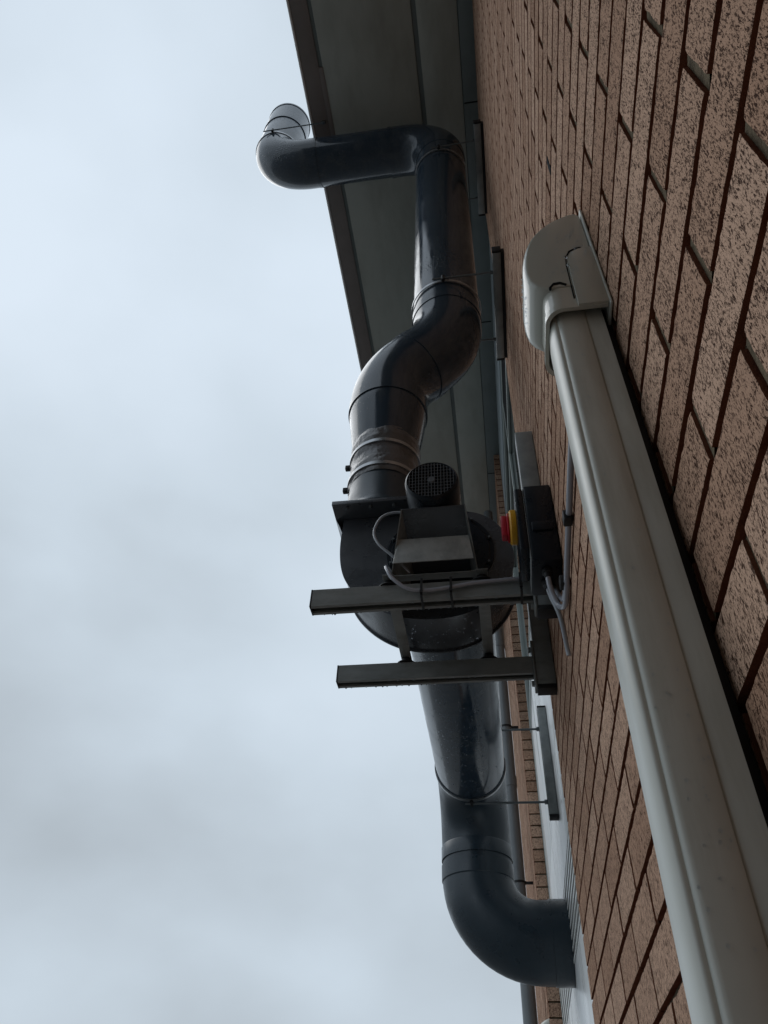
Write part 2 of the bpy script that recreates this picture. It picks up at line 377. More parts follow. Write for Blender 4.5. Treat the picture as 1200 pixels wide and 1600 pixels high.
def finish_brick(mb, name, parent):
    bm = mb.bm; tl = bm.faces.layers.float['tone_f']
    vals = [f[tl] for f in bm.faces]
    for f in bm.faces: f.smooth = (f.material_index == 0)
    me = bpy.data.meshes.new(name)
    bm.to_mesh(me); bm.free()
    if 'tone_f' in me.attributes: me.attributes.remove(me.attributes['tone_f'])
    at = me.attributes.new('tone', 'FLOAT', 'FACE'); at.data.foreach_set('value', vals)
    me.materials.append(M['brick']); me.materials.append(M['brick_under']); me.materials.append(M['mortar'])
    me.set_sharp_from_angle(angle=math.radians(40))
    o = bpy.data.objects.new(name, me); C.objects.link(o)
    me.transform(Matrix.Translation(-Vector(parent.location))); o.parent = parent
    return o

wall = thing('brick_wall', (W, 0, GZ), 'brown drag-faced brick wall close on the right, running up under the soffit', 'brick wall')
mb = MB(); brick_rows(mb, -4.5, Y_END, GZ, H-.004, None, fine=(-.05, 1.35, -.1, 1.75)); finish_brick(mb, 'brick_courses', wall)
MB().box(W+.0085, .52, -4.5, Y_END-.006, GZ, H-.004).build('mortar_bed', M['mortar'], wall, 0)
MB().box(-1.7, W-.002, -1.15, -.85, GZ, H-.01).build('unseen_shade_wall', M['shade_wall'], wall, 0)  # unseen wall added behind the camera to darken trunking and near bricks
MB().box(W-.0012, W+.006, .586, .600, 1.492, 1.556).build('weep_vent', M['dark'], wall, 0)

pier = thing('brick_pier', (W, Y_P0, GZ), 'far brick pier beyond the glazed recess, seen end-on behind the grey downpipe', 'brick pier')
PX = .158
mb = MB(); brick_rows(mb, Y_P0, Y_P1, GZ, H-.004, None)
for v in mb.bm.verts: v.co.x += PX-W
finish_brick(mb, 'brick_courses', pier)
# the pier's return face: header ends looking back along the wall
mb = MB(); bm = mb.bm; tl = bm.faces.layers.float.new('tone_f')
for k in range(math.floor((GZ-JZ)/.075), math.ceil((H-JZ)/.075)):
    za = max(JZ+k*.075+.005, GZ); zb = min(JZ+(k+1)*.075-.005, H-.004)
    if zb-za < .01: continue
    tone = random.random(); of = random.uniform(-.001, .001)
    P = [(PX+.001, Y_P0-.012+of, za), (W+.12, Y_P0-.012+of, za), (W+.12, Y_P0-.012+of, zb), (PX+.001, Y_P0-.012+of, zb)]
    Q = [(x, Y_P0-.0005, z) for x, y, z in P]
    a = [bm.verts.new(p) for p in P]; b_ = [bm.verts.new(p) for p in Q]
    for vs, mi in ((a, 0), ((a[1], a[0], b_[0], b_[1]), 1), ((a[3], a[2], b_[2], b_[3]), 1), ((a[0], a[3], b_[3], b_[0]), 1)):
        f = bm.faces.new(vs); f.material_index = mi; f[tl] = tone
finish_brick(mb, 'return_courses', pier)
MB().box(PX+.0085, .52, Y_P0-.004, Y_P1-.006, GZ, H-.004).build('mortar_bed', M['mortar'], pier, 0)

# building mass behind the face (keeps the sky out of the recess), roof above
roof = thing('roof_eave', (W, 1, H), 'dark flat roof eave with panelled soffit overhanging the brick wall', 'roof eave')
EX = -0.982
YA, YB = -4.5, Y_P1+.15
def sof(name, x0, x1, m, z=H, t=.03, y0=YA, y1=YB, bev=.002):
    return MB().box(x0, x1, y0, y1, z, z+t, bev).build(name, m, roof, 30)
sof('fascia_board', EX, -.866, M['fascia'])
sof('soffit_panel', -.839, -.211, M['soffit'])
sof('soffit_panel', -.177, .082, M['soffit'])
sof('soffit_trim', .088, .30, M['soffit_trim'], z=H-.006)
MB().box(EX+.004, .52, YA, YB, H+.032, H+.20).build('roof_slab', M['dark'], roof, 0)
MB().box(EX-.012, EX+.003, YA, YB, H+.004, H+.22, .003).tube([(EX-.006, YA, H-.002), (EX-.006, YB, H-.002)], .0085, 16).build('drip_edge', M['drip'], roof, 30)
for x0_, x1_ in ((-.8655, -.8395), (-.2105, -.1775), (.0825, .0875)):
    MB().box(x0_, x1_, YA, YB, H+.010, H+.014).build('joint_backing', M['soffit_trim'], roof, 0)
for yj in (-1.4, 1.69, 3.42, 5.18):
    MB().box(.09, .2, yj-.004, yj+.004, H-.0085, H-.0062).build('joint_line', M['dark'], roof, 0)
MB().box(-.868, -.837, 1.34, 2.03, H-.004, H+.02, .002).build('cover_strip', M['fascia'], roof, 30)
o = MB().box(.30, .52, Y_END, Y_P0-.006, GZ, H-.01).build('back_wall', M['dark'], smooth=0)
tag(o, 'unlit inside of the building behind the dark glass and slats', 'wall')

# ------------------------------------------------------------------ glazed recess
win = thing('window', (REC, Y_END, 2.585), 'tall dark window with pale green frame between the brick wall and the far pier', 'window')
ZP = 2.585
y0, y1 = Y_END+.004, Y_P0-.014
MB().box(REC+.012, REC+.020, y0, y1, ZP, 4.76).build('pane', M['glass'], win, 0)
fr = MB()
fr.box(REC-.012, REC+.03, y1-.055, y1-.028, ZP-1.0+1.0, 4.76, .003)
fr.build('frame_jamb', M['frame'], win, 30)
MB().box(REC-.004, REC+.03, y1-.024, y1, GZ, 4.76, .003).build('frame_jamb', M['frame'], win, 30)
MB().box(REC-.010, REC+.011, y0, y1-.058, 4.70, 4.755, .003).build('frame_head', M['frame'], win, 30)
MB().box(REC-.008, REC+.011, y0, y1-.058, 4.10, 4.135, .003).build('transom', M['frame'], win, 30)
MB().box(REC-.006, REC+.011, 3.60, 3.635, ZP+.03, 4.698, .003).build('mullion', M['frame'], win, 30)
MB().box(REC-.010, REC+.011, y0, y1-.058, ZP, ZP+.03, .003).build('frame_sill', M['frame'], win, 30)
MB().box(REC-.004, REC+.010, y0, 3.59, 4.138, 4.695).build('vent_light', M['dark'], win, 0)
o = MB().box(REC-.02, REC+.03, y0, y1, 4.76, H-.008, .003).build('head_panel', M['lintel'], smooth=30)
tag(o, 'plain blue-grey panel between the window head and the dark soffit', 'panel')

ip = thing('infill_panel', (REC, 3, 1.0), 'bright white flat infill panel below the window, behind the duct elbow', 'panel')
def pan(z0_, z1_, ya_=y0, yb_=y1-.026):
    MB().box(REC, REC+.02, ya_, yb_, z0_, z1_, .0015).build('panel_sheet', M['panel'], ip, 30)
pan(1.524, ZP-.002); pan(1.129, 1.5205); pan(GZ, .808)
MB().box(REC-.0035, REC+.002, y0, y1-.026, ZP-.022, ZP-.004, .001).build('top_trim', M['panel'], ip, 30)
lou = thing('louvre', (REC, 3, .92), 'pale horizontal slat louvre set into the white panel beside the duct end', 'louvre')
MB().box(REC+.030, REC+.034, y0, y1-.026, .810, 1.127).build('back_board', M['glass_lou'], lou, 0)
sl = MB()
for i in range(8):
    z = .822+i*.0385
    sl.prism([(REC-.004, z), (REC-.004, z-.012), (REC-.0015, z-.012), (REC+.018, z+.004), (REC+.0165, z+.007), (REC-.0015, z-.007), (REC-.0015, z)], XZ, y0, y1-.03)
sl.build('slats', M['slat'], lou, 0)

# ------------------------------------------------------------------ grey downpipe on the pier
dp = thing('downpipe', (.060, 5.5, GZ), 'round grey rainwater downpipe standing in front of the far brick pier', 'downpipe')
MB().tube([(.060, 5.5, GZ), (.060, 5.5, 5.36)], .045, 32).build('pipe', M['downpipe'], dp)
for z in (1.78, 2.95, 4.2):
    MB().lathe((.060, 5.5, z), (0, 0, 1), [(-.006, .0475), (-.006, .0505), (.006, .0505), (.006, .0475)], 32, cap=False).build('clip', M['black'], dp)
    MB().box(.104, PX-.001, 5.49, 5.51, z-.008, z+.008, .002).build('clip_block', M['black'], dp)
    MB().lathe((.060, 5.5, z-.45), (0, 0, 1), [(-.04, .0455), (-.04, .049), (.04, .049), (.04, .0455)], 32, cap=False).build('socket', M['downpipe'], dp)
o = MB().tube(arc((W, 5.0, .80), .075, (-1, 0, 0), (0, 0, 1), 0, PI/2, 10)+[], .034, 24)
o = o.build('vent_cowl', M['trunk_gloss']); tag(o, 'small pale rounded vent cowl low on the far brick pier', 'vent')

# ------------------------------------------------------------------ lower duct: fan inlet, along, down and into the panel
R0 = .157
AX, AZ = -.1425, 1.57
low = thing('intake_duct', (AX, 2.2, AZ), 'dark round duct from the back of the fan, turning down and into the white panel', 'duct')
DY = 3.57; R_EL = .267
MB().tube([(AX, 1.955, AZ), (AX, 2.4, AZ), (AX, DY-R_EL-.03, AZ)], R0, 64).build('straight_pipe', M['duct'], low)
MB().lathe((AX, 2.02, AZ), (0, 1, 0), [(0, R0), (0, R0+.006), (.05, R0+.006), (.05, R0)], 64, cap=False).build('inlet_collar', M['duct_matt'], low)
a1 = arc((AX, DY-R_EL, AZ-R_EL), R_EL, (0, 0, 1), (0, 1, 0), 0, PI/2, 16)
MB().tube([(AX, DY-R_EL-.045, AZ)]+a1+[(AX, DY, AZ-R_EL-.02)], R0+.0025, 64).build('elbow', M['duct_matt'], low)
# sockets
MB().lathe((AX, DY, AZ-R_EL-.045), (0, 0, 1), [(-.012, R0), (-.012, R0+.0055), (.045, R0+.0055), (.05, R0+.0025)], 64, cap=False).build('socket', M['duct_matt'], low)
ZE = .919
MB().tube([(AX, DY, AZ-R_EL), (AX, DY, ZE+.26)], R0, 64).build('straight_pipe', M['duct_matt'], low)
c_ = (AX+.255, DY, ZE+.255)
a2 = arc(c_, .255, (-1, 0, 0), (0, 0, -1), 0, PI/2, 16)
MB().tube([(AX, DY, ZE+.30)]+a2+[(REC-.045, DY, ZE)], R0+.0025, 64).build('elbow', M['duct_matt'], low)
MB().lathe((AX, DY, ZE+.275), (0, 0, 1), [(-.04, R0+.002), (-.035, R0+.006), (.03, R0+.006), (.03, R0)], 64, cap=False).build('socket', M['duct_matt'], low)
MB().lathe((REC-.075, DY, ZE), (1, 0, 0), [(0, R0+.002), (0, R0+.006), (.0735, R0+.006), (.0735, R0)], 64, cap=False).build('wall_collar', M['duct_matt'], low)

def ring_clamp(parent, c, axis, r, lug_dirs, wd=.016):
    cr_ = MB().lathe(c, axis, [(-wd/2, r), (-wd/2, r+.004), (wd/2, r+.004), (wd/2, r)], 64, cap=False).build('clamp_ring', M['band'], parent)
    for d in lug_dirs:
        d = Vector(d); p = Vector(c)+d*(r+.014); a = Vector(axis)
        MB().lathe(p-a*.018, a, [(0, .009), (.036, .009)], 10).build('clamp_lug', M['black'], cr_)

def strut(name, m, parent, x0, x1, y0_, y1_, z0_, z1_, axis, capside=(1, 1), groove=None):
    """slotted channel: body with a recessed slot, black end caps"""
    b = MB().box(x0, x1, y0_, y1_, z0_, z1_, .0025)
    o = b.build(name, m, parent, 30)
    return o

# support under the lower duct: vertical rail on the white panel with two rods
sb = thing('pipe_bracket', (REC, 3.275, 1.57), 'grey vertical channel on the white panel holding the lower duct with two rods', 'pipe bracket', 'channel brackets holding the duct off the building')
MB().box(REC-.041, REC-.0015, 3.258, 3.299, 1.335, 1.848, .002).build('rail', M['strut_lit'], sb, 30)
MB().box(REC-.042, REC-.001, 3.257, 3.300, 1.321, 1.334, .002).build('end_cap', M['black'], sb, 30)
MB().box(REC-.042, REC-.001, 3.257, 3.300, 1.849, 1.857, .002).build('end_cap', M['black'], sb, 30)
MB().box(REC-.0422, REC-.0408, 3.268, 3.289, 1.34, 1.84).build('slot', M['dark'], sb, 0)
for s in (-1, 1):
    z = AZ+s*(R0+.018)
    rd_ = MB().tube([(AX-.03, 3.277, z), (REC-.041, 3.277, z)], .005, 10).build('rod', M['rod'], sb)
    MB().lathe((REC-.055, 3.277, z), (1, 0, 0), [(0, .010), (.012, .010)], 6).build('nut', M['rod'], rd_, 20)
ring_clamp(sb, (AX, 3.277, AZ), (0, 1, 0), R0+.003, ((0, 0, 1), (0, 0, -1)))

# ------------------------------------------------------------------ upper duct
CY = 1.85
UX, LX = -.097, -.351
upd = thing('discharge_duct', (LX, CY, 1.77), 'dark glossy round duct from the fan outlet, double bend, out past the eave and up', 'duct')
# outlet spigot
MB().lathe((LX, CY, 1.7725), (0, 0, 1), [(0, .146), (.004, .142), (.03, .137), (.10, .129), (.22, .1255)], 64).build('outlet_spigot', M['duct_matt'], upd)
# flexible sleeve with two bands
pr = []
for i in range(25):
    t = i/24; r = .129+.0035*math.sin(t*PI*3)*(.4+.6*math.sin(t*PI))+(.002 if t > .5 else 0)
    pr.append((t*.245, r))
slv = MB().lathe((LX, CY, 1.935), (0, 0, 1), pr, 64, cap=False)
for v in slv.bm.verts:
    q = v.co*9; v.co += Vector((v.co.x-LX, v.co.y-CY, 0)).normalized()*.0055*noise.noise(Vector((q.x*2, q.y*2, q.z*5)))
slv.build('flexible_sleeve', M['sleeve'], upd, 60)
for z in (1.960, 2.085):
    MB().lathe((LX, CY, z), (0, 0, 1), [(0, .129), (0, .1355), (.015, .1355), (.015, .129)], 64, cap=False).build('hose_band', M['band'], upd)
for z in (1.968, 2.092):
    MB().box(LX-.154, LX-.135, CY-.012, CY+.006, z-.008, z+.012, .003).build('band_screw', M['black'], upd)
# reducer
MB().lathe((LX, CY, 2.135), (0, 0, 1), [(0, .129), (.03, .130), (.05, .1325), (.21, .1545), (.24, .157), (.34, .157)], 64, cap=False).build('reducer', M['duct'], upd)
MB().lathe((LX, CY, 2.385), (0, 0, 1), [(0, R0), (0, R0+.005), (.05, R0+.005), (.05, R0)], 64, cap=False).build('socket', M['duct'], upd)
# double 45 degree bend in the plane of x and z
RB = .348; off = UX-LX; a45 = PI/4
st = (off-2*RB*(1-math.cos(a45)))/math.sin(a45)
zb0 = 2.46
e1 = arc((LX+RB, CY, zb0), RB, (-1, 0, 0), (0, 0, 1), 0, a45, 10)
p1 = e1[-1]; dirv = Vector((math.sin(a45), 0, math.cos(a45))); p2 = p1+dirv*st
zc = p2.z+RB*math.sin(a45)
e2 = arc((UX-RB, CY, zc), RB, (1, 0, 0), (0, 0, -1), a45, 0, 10)
MB().tube([(LX, CY, zb0-.05)]+e1+[p1+dirv*st*.5], R0+.002, 64).build('bend', M['duct'], upd)
MB().tube([p1+dirv*st*.5]+e2+[(UX, CY, zc+.06)], R0+.002, 64).build('bend', M['duct'], upd)
MB().lathe(p1+dirv*(st*.5-.025), dirv, [(0, R0), (0, R0+.0065), (.05, R0+.0065), (.05, R0)], 64, cap=False).build('socket', M['duct'], upd)
MB().lathe((UX, CY, zc+.035), (0, 0, 1), [(0, R0), (0, R0+.005), (.05, R0+.005), (.05, R0)], 64, cap=False).build('socket', M['duct'], upd)
XZT = 5.335; RE = .268
MB().tube([(UX, CY, zc+.05), (UX, CY, 3.8), (UX, CY, XZT-RE)], R0, 64).build('straight_pipe', M['duct'], upd)
e3 = arc((UX-RE, CY, XZT-RE), RE, (1, 0, 0), (0, 0, 1), 0, PI/2, 16)
MB().tube([(UX, CY, XZT-RE-.07)]+e3+[(UX-RE-.07, CY, XZT)], R0+.003, 64).build('elbow', M['duct'], upd)
EXX = -1.272
MB().tube([(UX-RE, CY, XZT), (EXX+RE, CY, XZT)], R0, 64).build('straight_pipe', M['duct'], upd)
for x in (UX-RE-.075, EXX+RE+.05):
    MB().lathe((x, CY, XZT), (1, 0, 0), [(0, R0), (0, R0+.005), (.02, R0+.005), (.02, R0)], 64, cap=False).build('socket', M['duct'], upd)
e4 = arc((EXX+RE, CY, XZT+RE), RE, (-1, 0, 0), (0, 0, -1), PI/2, 0, 16)
MB().tube([(EXX+RE+.06, CY, XZT)]+e4+[(EXX, CY, XZT+RE+.06)], R0+.003, 64).build('elbow', M['duct'], upd)
MB().lathe((EXX, CY, XZT+RE+.03), (0, 0, 1), [(0, R0-.004), (0, R0), (.32, R0), (.32, R0-.004)], 64, cap=False).build('end_pipe', M['duct'], upd)
MB().lathe((EXX, CY, XZT+RE+.33), (0, 0, 1), [(0, R0+.001), (.0, R0+.006), (.012, R0+.006), (.012, R0+.0035), (.27, R0+.0035), (.27, R0+.007), (.29, R0+.007), (.29, R0-.003), (.0, R0-.003)], 64, cap=False).build('terminal_pipe', M['duct'], upd)

# three duct supports at the top
def hrail(name_label, z, x0, x1, ya, yb, zr):
    t = thing('pipe_bracket', (x1, (ya+yb)/2, z), name_label, 'pipe bracket', 'channel brackets holding the duct off the building')
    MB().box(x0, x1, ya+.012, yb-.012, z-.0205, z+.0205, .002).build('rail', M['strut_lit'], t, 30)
    MB().box(x0-.001, x1+.001, ya, ya+.0115, z-.0215, z+.0215, .002).build('end_cap', M['black'], t, 30)
    MB().box(x0-.001, x1+.001, yb-.0115, yb, z-.0215, z+.0215, .002).build('end_cap', M['black'], t, 30)
    MB().box(x0-.0006, x0+.0004, ya+.02, yb-.02, z-.010, z+.010).build('slot', M['dark'], t, 0)
    MB().box(x1+.0005, W+.004, ya+.012, yb-.012, z-.0195, z+.017).build('shadow_gap', M['black'], t, 0)  # black strip standing in for the shadow between rail and brick
    for s in (-1, 1):
        y = CY+s*(R0+.020)
        rd_ = MB().tube([(UX-.05, y, zr), (x0+.001, y, z)], .0045, 10).build('rod', M['rod'], t)
        MB().lathe((x0-.013, y, z), (1, 0, 0), [(0, .010), (.012, .010)], 6).build('nut', M['rod'], rd_, 20)
    ring_clamp(t, (UX, CY, zr), (0, 0, 1), R0+.0055, ((0, -1, 0), (0, 1, 0)))
    return t
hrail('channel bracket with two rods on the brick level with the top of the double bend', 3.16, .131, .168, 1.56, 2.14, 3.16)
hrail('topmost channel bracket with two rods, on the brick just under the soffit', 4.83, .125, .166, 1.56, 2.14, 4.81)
eb = thing('eave_hanger', (-.90, 1.675, H), 'thin rod and ring tying the end of the duct to the eave edge', 'pipe bracket')
MB().tube([(EXX-.07, 1.677, H-.02), (-.905, 1.677, H-.02)], .0045, 10).build('rod', M['rod'], eb)
MB().box(-.915, -.888, 1.667, 1.687, H-.028, H-.001, .002).build('fixing', M['rod'], eb)
ring_clamp(eb, (EXX, CY, H-.03), (0, 0, 1), R0+.0035, ((0, -1, 0),))

# ------------------------------------------------------------------ cantilever arms carrying the fan
def arm(label, yc, ztop, first):
    t = thing('cantilever_bracket', (W, yc, 1.27), label, 'wall bracket', 'two cantilever brackets under the fan')
    z0_, z1_ = 1.231, 1.290
    # channel, open side down: two webs and a top
    x0, x1 = -.487, .118
    b = MB()
    pts = [(yc-.0205, z0_), (yc-.0205, z1_), (yc+.0205, z1_), (yc+.0205, z0_), (yc+.010, z0_), (yc+.010, z0_+.008), (yc+.0175, z0_+.008), (yc+.0175, z1_-.003), (yc-.0175, z1_-.003), (yc-.0175, z0_+.008), (yc-.010, z0_+.008), (yc-.010, z0_)]
    b.prism(pts, YZ, x0, x1, .0008, 1); b.build('arm', M['strut'], t, 30)
    MB().box(x0-.004, x0+.001, yc-.021, yc+.021, z0_-.0005, z1_+.0005, .001).build('end_cap', M['black'], t, 30)
    bpl = MB().box(x1, x1+.007, yc-.024, yc+.024, 1.185, 1.345, .002).build('base_plate', M['strut'], t, 30)
    for dz in (1.205, 1.325):
        MB().lathe((x1-.008, yc, dz), (1, 0, 0), [(0, .009), (.008, .009)], 6).build('bolt', M['strut'], bpl, 20)
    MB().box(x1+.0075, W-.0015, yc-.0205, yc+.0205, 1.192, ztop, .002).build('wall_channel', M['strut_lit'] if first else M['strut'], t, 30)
    MB().box(x1+.0065, W-.001, yc-.0215, yc+.0215, 1.176, 1.191, .002).build('end_cap', M['black'], t, 30)
    return t
arm('near cantilever arm under the fan, with cables tied along it', 1.60, 1.90, True)
arm('far cantilever arm under the fan, bare of cables', 1.985, 1.66, False)

# water beads hanging from the arms' lower edges
def drops(name, pts, parent, label=None):
    b = MB()
    for (x, y, z, r) in pts: b.ico((x, y, z), r, 2, 1, 1, 1.15)
    o = b.build(name, M['water'], None, 80); me = o.data
    base = Vector(parent.location); me.transform(Matrix.Translation(-base)); o.parent = parent
    o['kind'] = 'stuff'; return o
for o_ in [o for o in C.objects if o.name.startswith('cantilever_bracket')]:
    yc = o_.location.y; P = []
    x = -.475
    while x < .11:
        if random.random() < .75: P.append((x, yc+.0155*random.choice((-1, 1, 1)), 1.229, random.uniform(.0018, .0036)))
        x += random.uniform(.006, .022)
    drops('rain_drops', P, o_)

# ------------------------------------------------------------------ fan
fan = thing('extractor_fan', (AX, 1.76, 1.30), 'black centrifugal extractor fan with side motor on two wall arms', 'extractor fan')
cx, cz = -.142, 1.572
OUTL = [(-.466, 1.752), (-.468, 1.70), (-.470, 1.65), (-.468, 1.60), (-.461, 1.545), (-.447, 1.495), (-.420, 1.448), (-.378, 1.400), (-.332, 1.364), (-.280, 1.337), (-.218, 1.321), (-.140, 1.317),
        (-.070, 1.330), (-.008, 1.365), (.040, 1.415), (.070, 1.468), (.084, 1.515), (.084, 1.565), (.072, 1.620), (.048, 1.672), (.012, 1.716), (-.036, 1.742), (-.09, 1.750), (-.15, 1.752)]
def smooth_poly(P, it=2):
    for _ in range(it):
        Q = [P[0]]
        for i in range(len(P)-1):
            (x0, z0), (x1, z1) = P[i], P[i+1]
            Q += [(x0*.75+x1*.25, z0*.75+z1*.25), (x0*.25+x1*.75, z0*.25+z1*.75)]
        Q.append(P[-1]); P = Q
    return P
def scroll(grow=0.0):
    c0 = Vector((-.19, 1.53)); o_ = []
    for x, z in smooth_poly(OUTL):
        d = (Vector((x, z))-c0).normalized()*grow
        o_.append((x+d.x, min(z+d.y, 1.752)))
    return o_
YF, YK = 1.780, 1.955
MB().prism(scroll(0), XZ, YF+.003, YK-.003).build('scroll_casing', M['fan'], fan, 25)
MB().prism(scroll(.006), XZ, YF-.001, YF+.0028).build('side_plate', M['fan'], fan, 25)
MB().prism(scroll(.006), XZ, YK-.0028, YK+.003).build('side_plate', M['fan'], fan, 25)
# outlet flange
flg = MB().box(-.500, -.205, 1.705, 1.985, 1.7545, 1.7715, .001).build('outlet_flange', M['fan'], fan, 30)
MB().prism([(-.499, 1.7535), (-.4965, 1.7535), (-.4725, 1.690), (-.4725, 1.698)], XZ, 1.78, 1.98).build('flange_gusset', M['fan'], fan, 0)
for x in (-.45, -.37, -.29):
    MB().lathe((x, 1.722, 1.7475), (0, 0, 1), [(-.006, .0055), (.0068, .0055)], 6).build('flange_bolt', M['rod'], flg, 20)
# motor plate, bolts
mpl = MB().lathe((cx, YF-.0012, cz), (0, -1, 0), [(0, .172), (.006, .172), (.006, .160), (.010, .156)], 64).build('motor_plate', M['black_gloss'], fan)
for k in range(10):
    a = 2*PI*k/10+.25; p = (cx+.164*math.cos(a), YF-.0075, cz+.164*math.sin(a))
    MB().lathe(p, (0, -1, 0), [(0, .0045), (.012, .0045)], 6).build('plate_bolt', M['rod'], mpl, 20)
# motor with finned body, cowl and grille
mz = 1.570; mx_ = -.138; my = 1.452; mr = 1.055
b = MB().lathe((mx_, my+.05, mz), (0, 1, 0), [(0, .065), (.27, .065)], 48)
for k in range(28):
    a = 2*PI*k/28
    d = Vector((math.cos(a), 0, math.sin(a))); q = Vector((-math.sin(a), 0, math.cos(a)))*.0013
    c0 = Vector((mx_, 0, mz))
    vs = [c0+d*.064-q, c0+d*.075-q, c0+d*.075+q, c0+d*.064+q]
    A = [b.bm.verts.new((v.x, my+.06, v.z)) for v in vs]; B = [b.bm.verts.new((v.x, 1.74, v.z)) for v in vs]
    b.bm.faces.new(A); b.bm.faces.new(B[::-1])
    for i in range(4): b.bm.faces.new((A[i], A[(i+1) % 4], B[(i+1) % 4], B[i]))
b.build('motor_body', M['black_gloss'], fan, 30)
mcw = MB().lathe((mx_, my, mz), (0, 1, 0), [(.030, .0635*mr), (.006, .0635*mr), (.004, .0655*mr), (.0, .0685*mr), (.004, .0725*mr), (.012, .0745*mr), (.085, .0750*mr), (.087, .0725*mr)], 56, cap=False).build('motor_cowl', M['black_gloss'], fan, 50)
MB().lathe((mx_, my+.025, mz), (0, 1, 0), [(0, .067), (.002, .067)], 40).build('cowl_inside', M['dark'], fan)
gb = MB(); gr = .069
for k in range(-7, 8):
    u = k*.0092; h = math.sqrt(max(gr**2-u*u, 0))
    if h > .006: gb.tube([(mx_+u, my+.002, mz-h), (mx_+u, my+.0015, mz+h)], .0011, 6)
for k in range(-5, 6):
    u = k*.0128; h = math.sqrt(max(gr**2-u*u, 0))
    if h > .006: gb.tube([(mx_-h, my+.0035, mz+u), (mx_+h, my+.0035, mz+u)], .0011, 6)
gb.lathe((mx_, my, mz), (0, 1, 0), [(0, .010), (.003, .012)], 24)
gb.build('cowl_grille', M['grille'], mcw, 30)
# motor stool: folded plate, cheeks, cross plate
zt = 1.486
MB().prism([(-.2285, zt), (-.0465, zt), (-.0465, zt+.004), (-.2285, zt+.004)], XZ, 1.485, YF-.002, .0008, 1).build('stool_top', M['fan'], fan, 30)
def cheek(s, xt, xb):
    bm_ = bmesh.new(); th = .003*s
    P = [Vector((xt, 1.485, zt)), Vector((xt, YF-.003, zt)), Vector((xb, YF-.003, 1.3175)), Vector((xb, 1.586, 1.3175))]
    A = [bm_.verts.new(p) for p in P]; B = [bm_.verts.new(p+Vector((th, 0, 0))) for p in P]
    bm_.faces.new(A); bm_.faces.new(B[::-1])
    for i in range(4): bm_.faces.new((A[i], A[(i+1) % 4], B[(i+1) % 4], B[i]))
    m_ = MB(); m_.merge(bm_); m_.build('stool_cheek', M['strut'], fan, 30)
cheek(-1, -.2265, -.2650); cheek(1, -.0480, -.0245)
MB().prism([(-.2560, 1.335), (-.0320, 1.335), (-.0420, 1.422), (-.2420, 1.422)], XZ, 1.540, 1.544, .0006, 1).build('cross_plate', M['zinc'], fan, 30)
# base frame and isolators
MB().box(-.275, -.010, 1.575, 1.600, 1.3165, 1.3195).build('base_angle', M['strut'], fan, 30)
for x in (-.272, -.013):
    MB().box(x-.0165, x+.0165, 1.565, 2.012, 1.3135, 1.3162, .0006).build('base_bar', M['strut'], fan, 30)
    for y in (1.60, 1.985):
        MB().lathe((x, y, 1.2905), (0, 0, 1), [(0, .031), (.003, .031), (.006, .020), (.018, .016), (.0225, .016)], 32).build('isolator_foot', M['black'], fan)
        if y < 1.7: MB().lathe((x, y, 1.3205), (0, 0, 1), [(0, .009), (.010, .009), (.010, .0045), (.022, .0045)], 8).build('foot_nut', M['rod'], fan, 20)

# ------------------------------------------------------------------ isolator switch
sw = thing('isolator_switch', (W, 1.43, 1.29), 'black box isolator with red and yellow rotary handle on the brick wall', 'isolator switch')
yb0, yb1 = 1.372, 1.512
MB().box(.110, W-.0008, yb0, yb1, 1.168, 1.428, .006).build('back_box', M['black_gloss'], sw, 40)
MB().box(.086, .1085, yb0+.003, yb1-.003, 1.212, 1.424, .006).build('cover', M['black_gloss'], sw, 40)
MB().box(.1086, .1098, yb0+.004, yb1-.004, 1.175, 1.42).build('seal', M['strut_lit'], sw, 0)
MB().box(.120, W-.010, yb0-.006, yb0+.002, 1.262, 1.292, .003).build('side_rib', M['black_gloss'], sw, 40)
MB().lathe((.0855, 1.442, 1.345), (-1, 0, 0), [(0, .047), (.013, .047), (.017, .043)], 40).build('escutcheon', M['yellow'], sw)
hd = MB().lathe((.068, 1.442, 1.345), (-1, 0, 0), [(0, .038), (.004, .040), (.006, .036)], 40)
hd.prism([(-.013, -.036), (.013, -.036), (.013, .036), (-.013, .036)], lambda p, q, t: Vector((t, 1.442+p, 1.345+q)), .0625, .047, .004)
hd.build('handle', M['red'], sw, 40)
for y in (1.41, 1.455):
    MB().lathe((.145, y, 1.1675), (0, 0, -1), [(0, .013), (.010, .013), (.012, .010), (.024, .008)], 16).build('cable_gland', M['black'], sw)

P = []
for _ in range(150):
    a = math.radians(random.gauss(-90, 20)); y = random.uniform(2.05, 3.2); r_ = R0+.0005
    P.append((AX+r_*math.cos(a), y, AZ+r_*math.sin(a), random.uniform(.0016, .0032)))
drops('rain_drops', P, low)
P = []
for _ in range(40):
    x = random.uniform(-.30, .0); P.append((x, YF+random.uniform(.02, .15), 1.316+.9*(x+.15)**2, random.uniform(.0016, .0034)))
drops('rain_drops', P, fan)
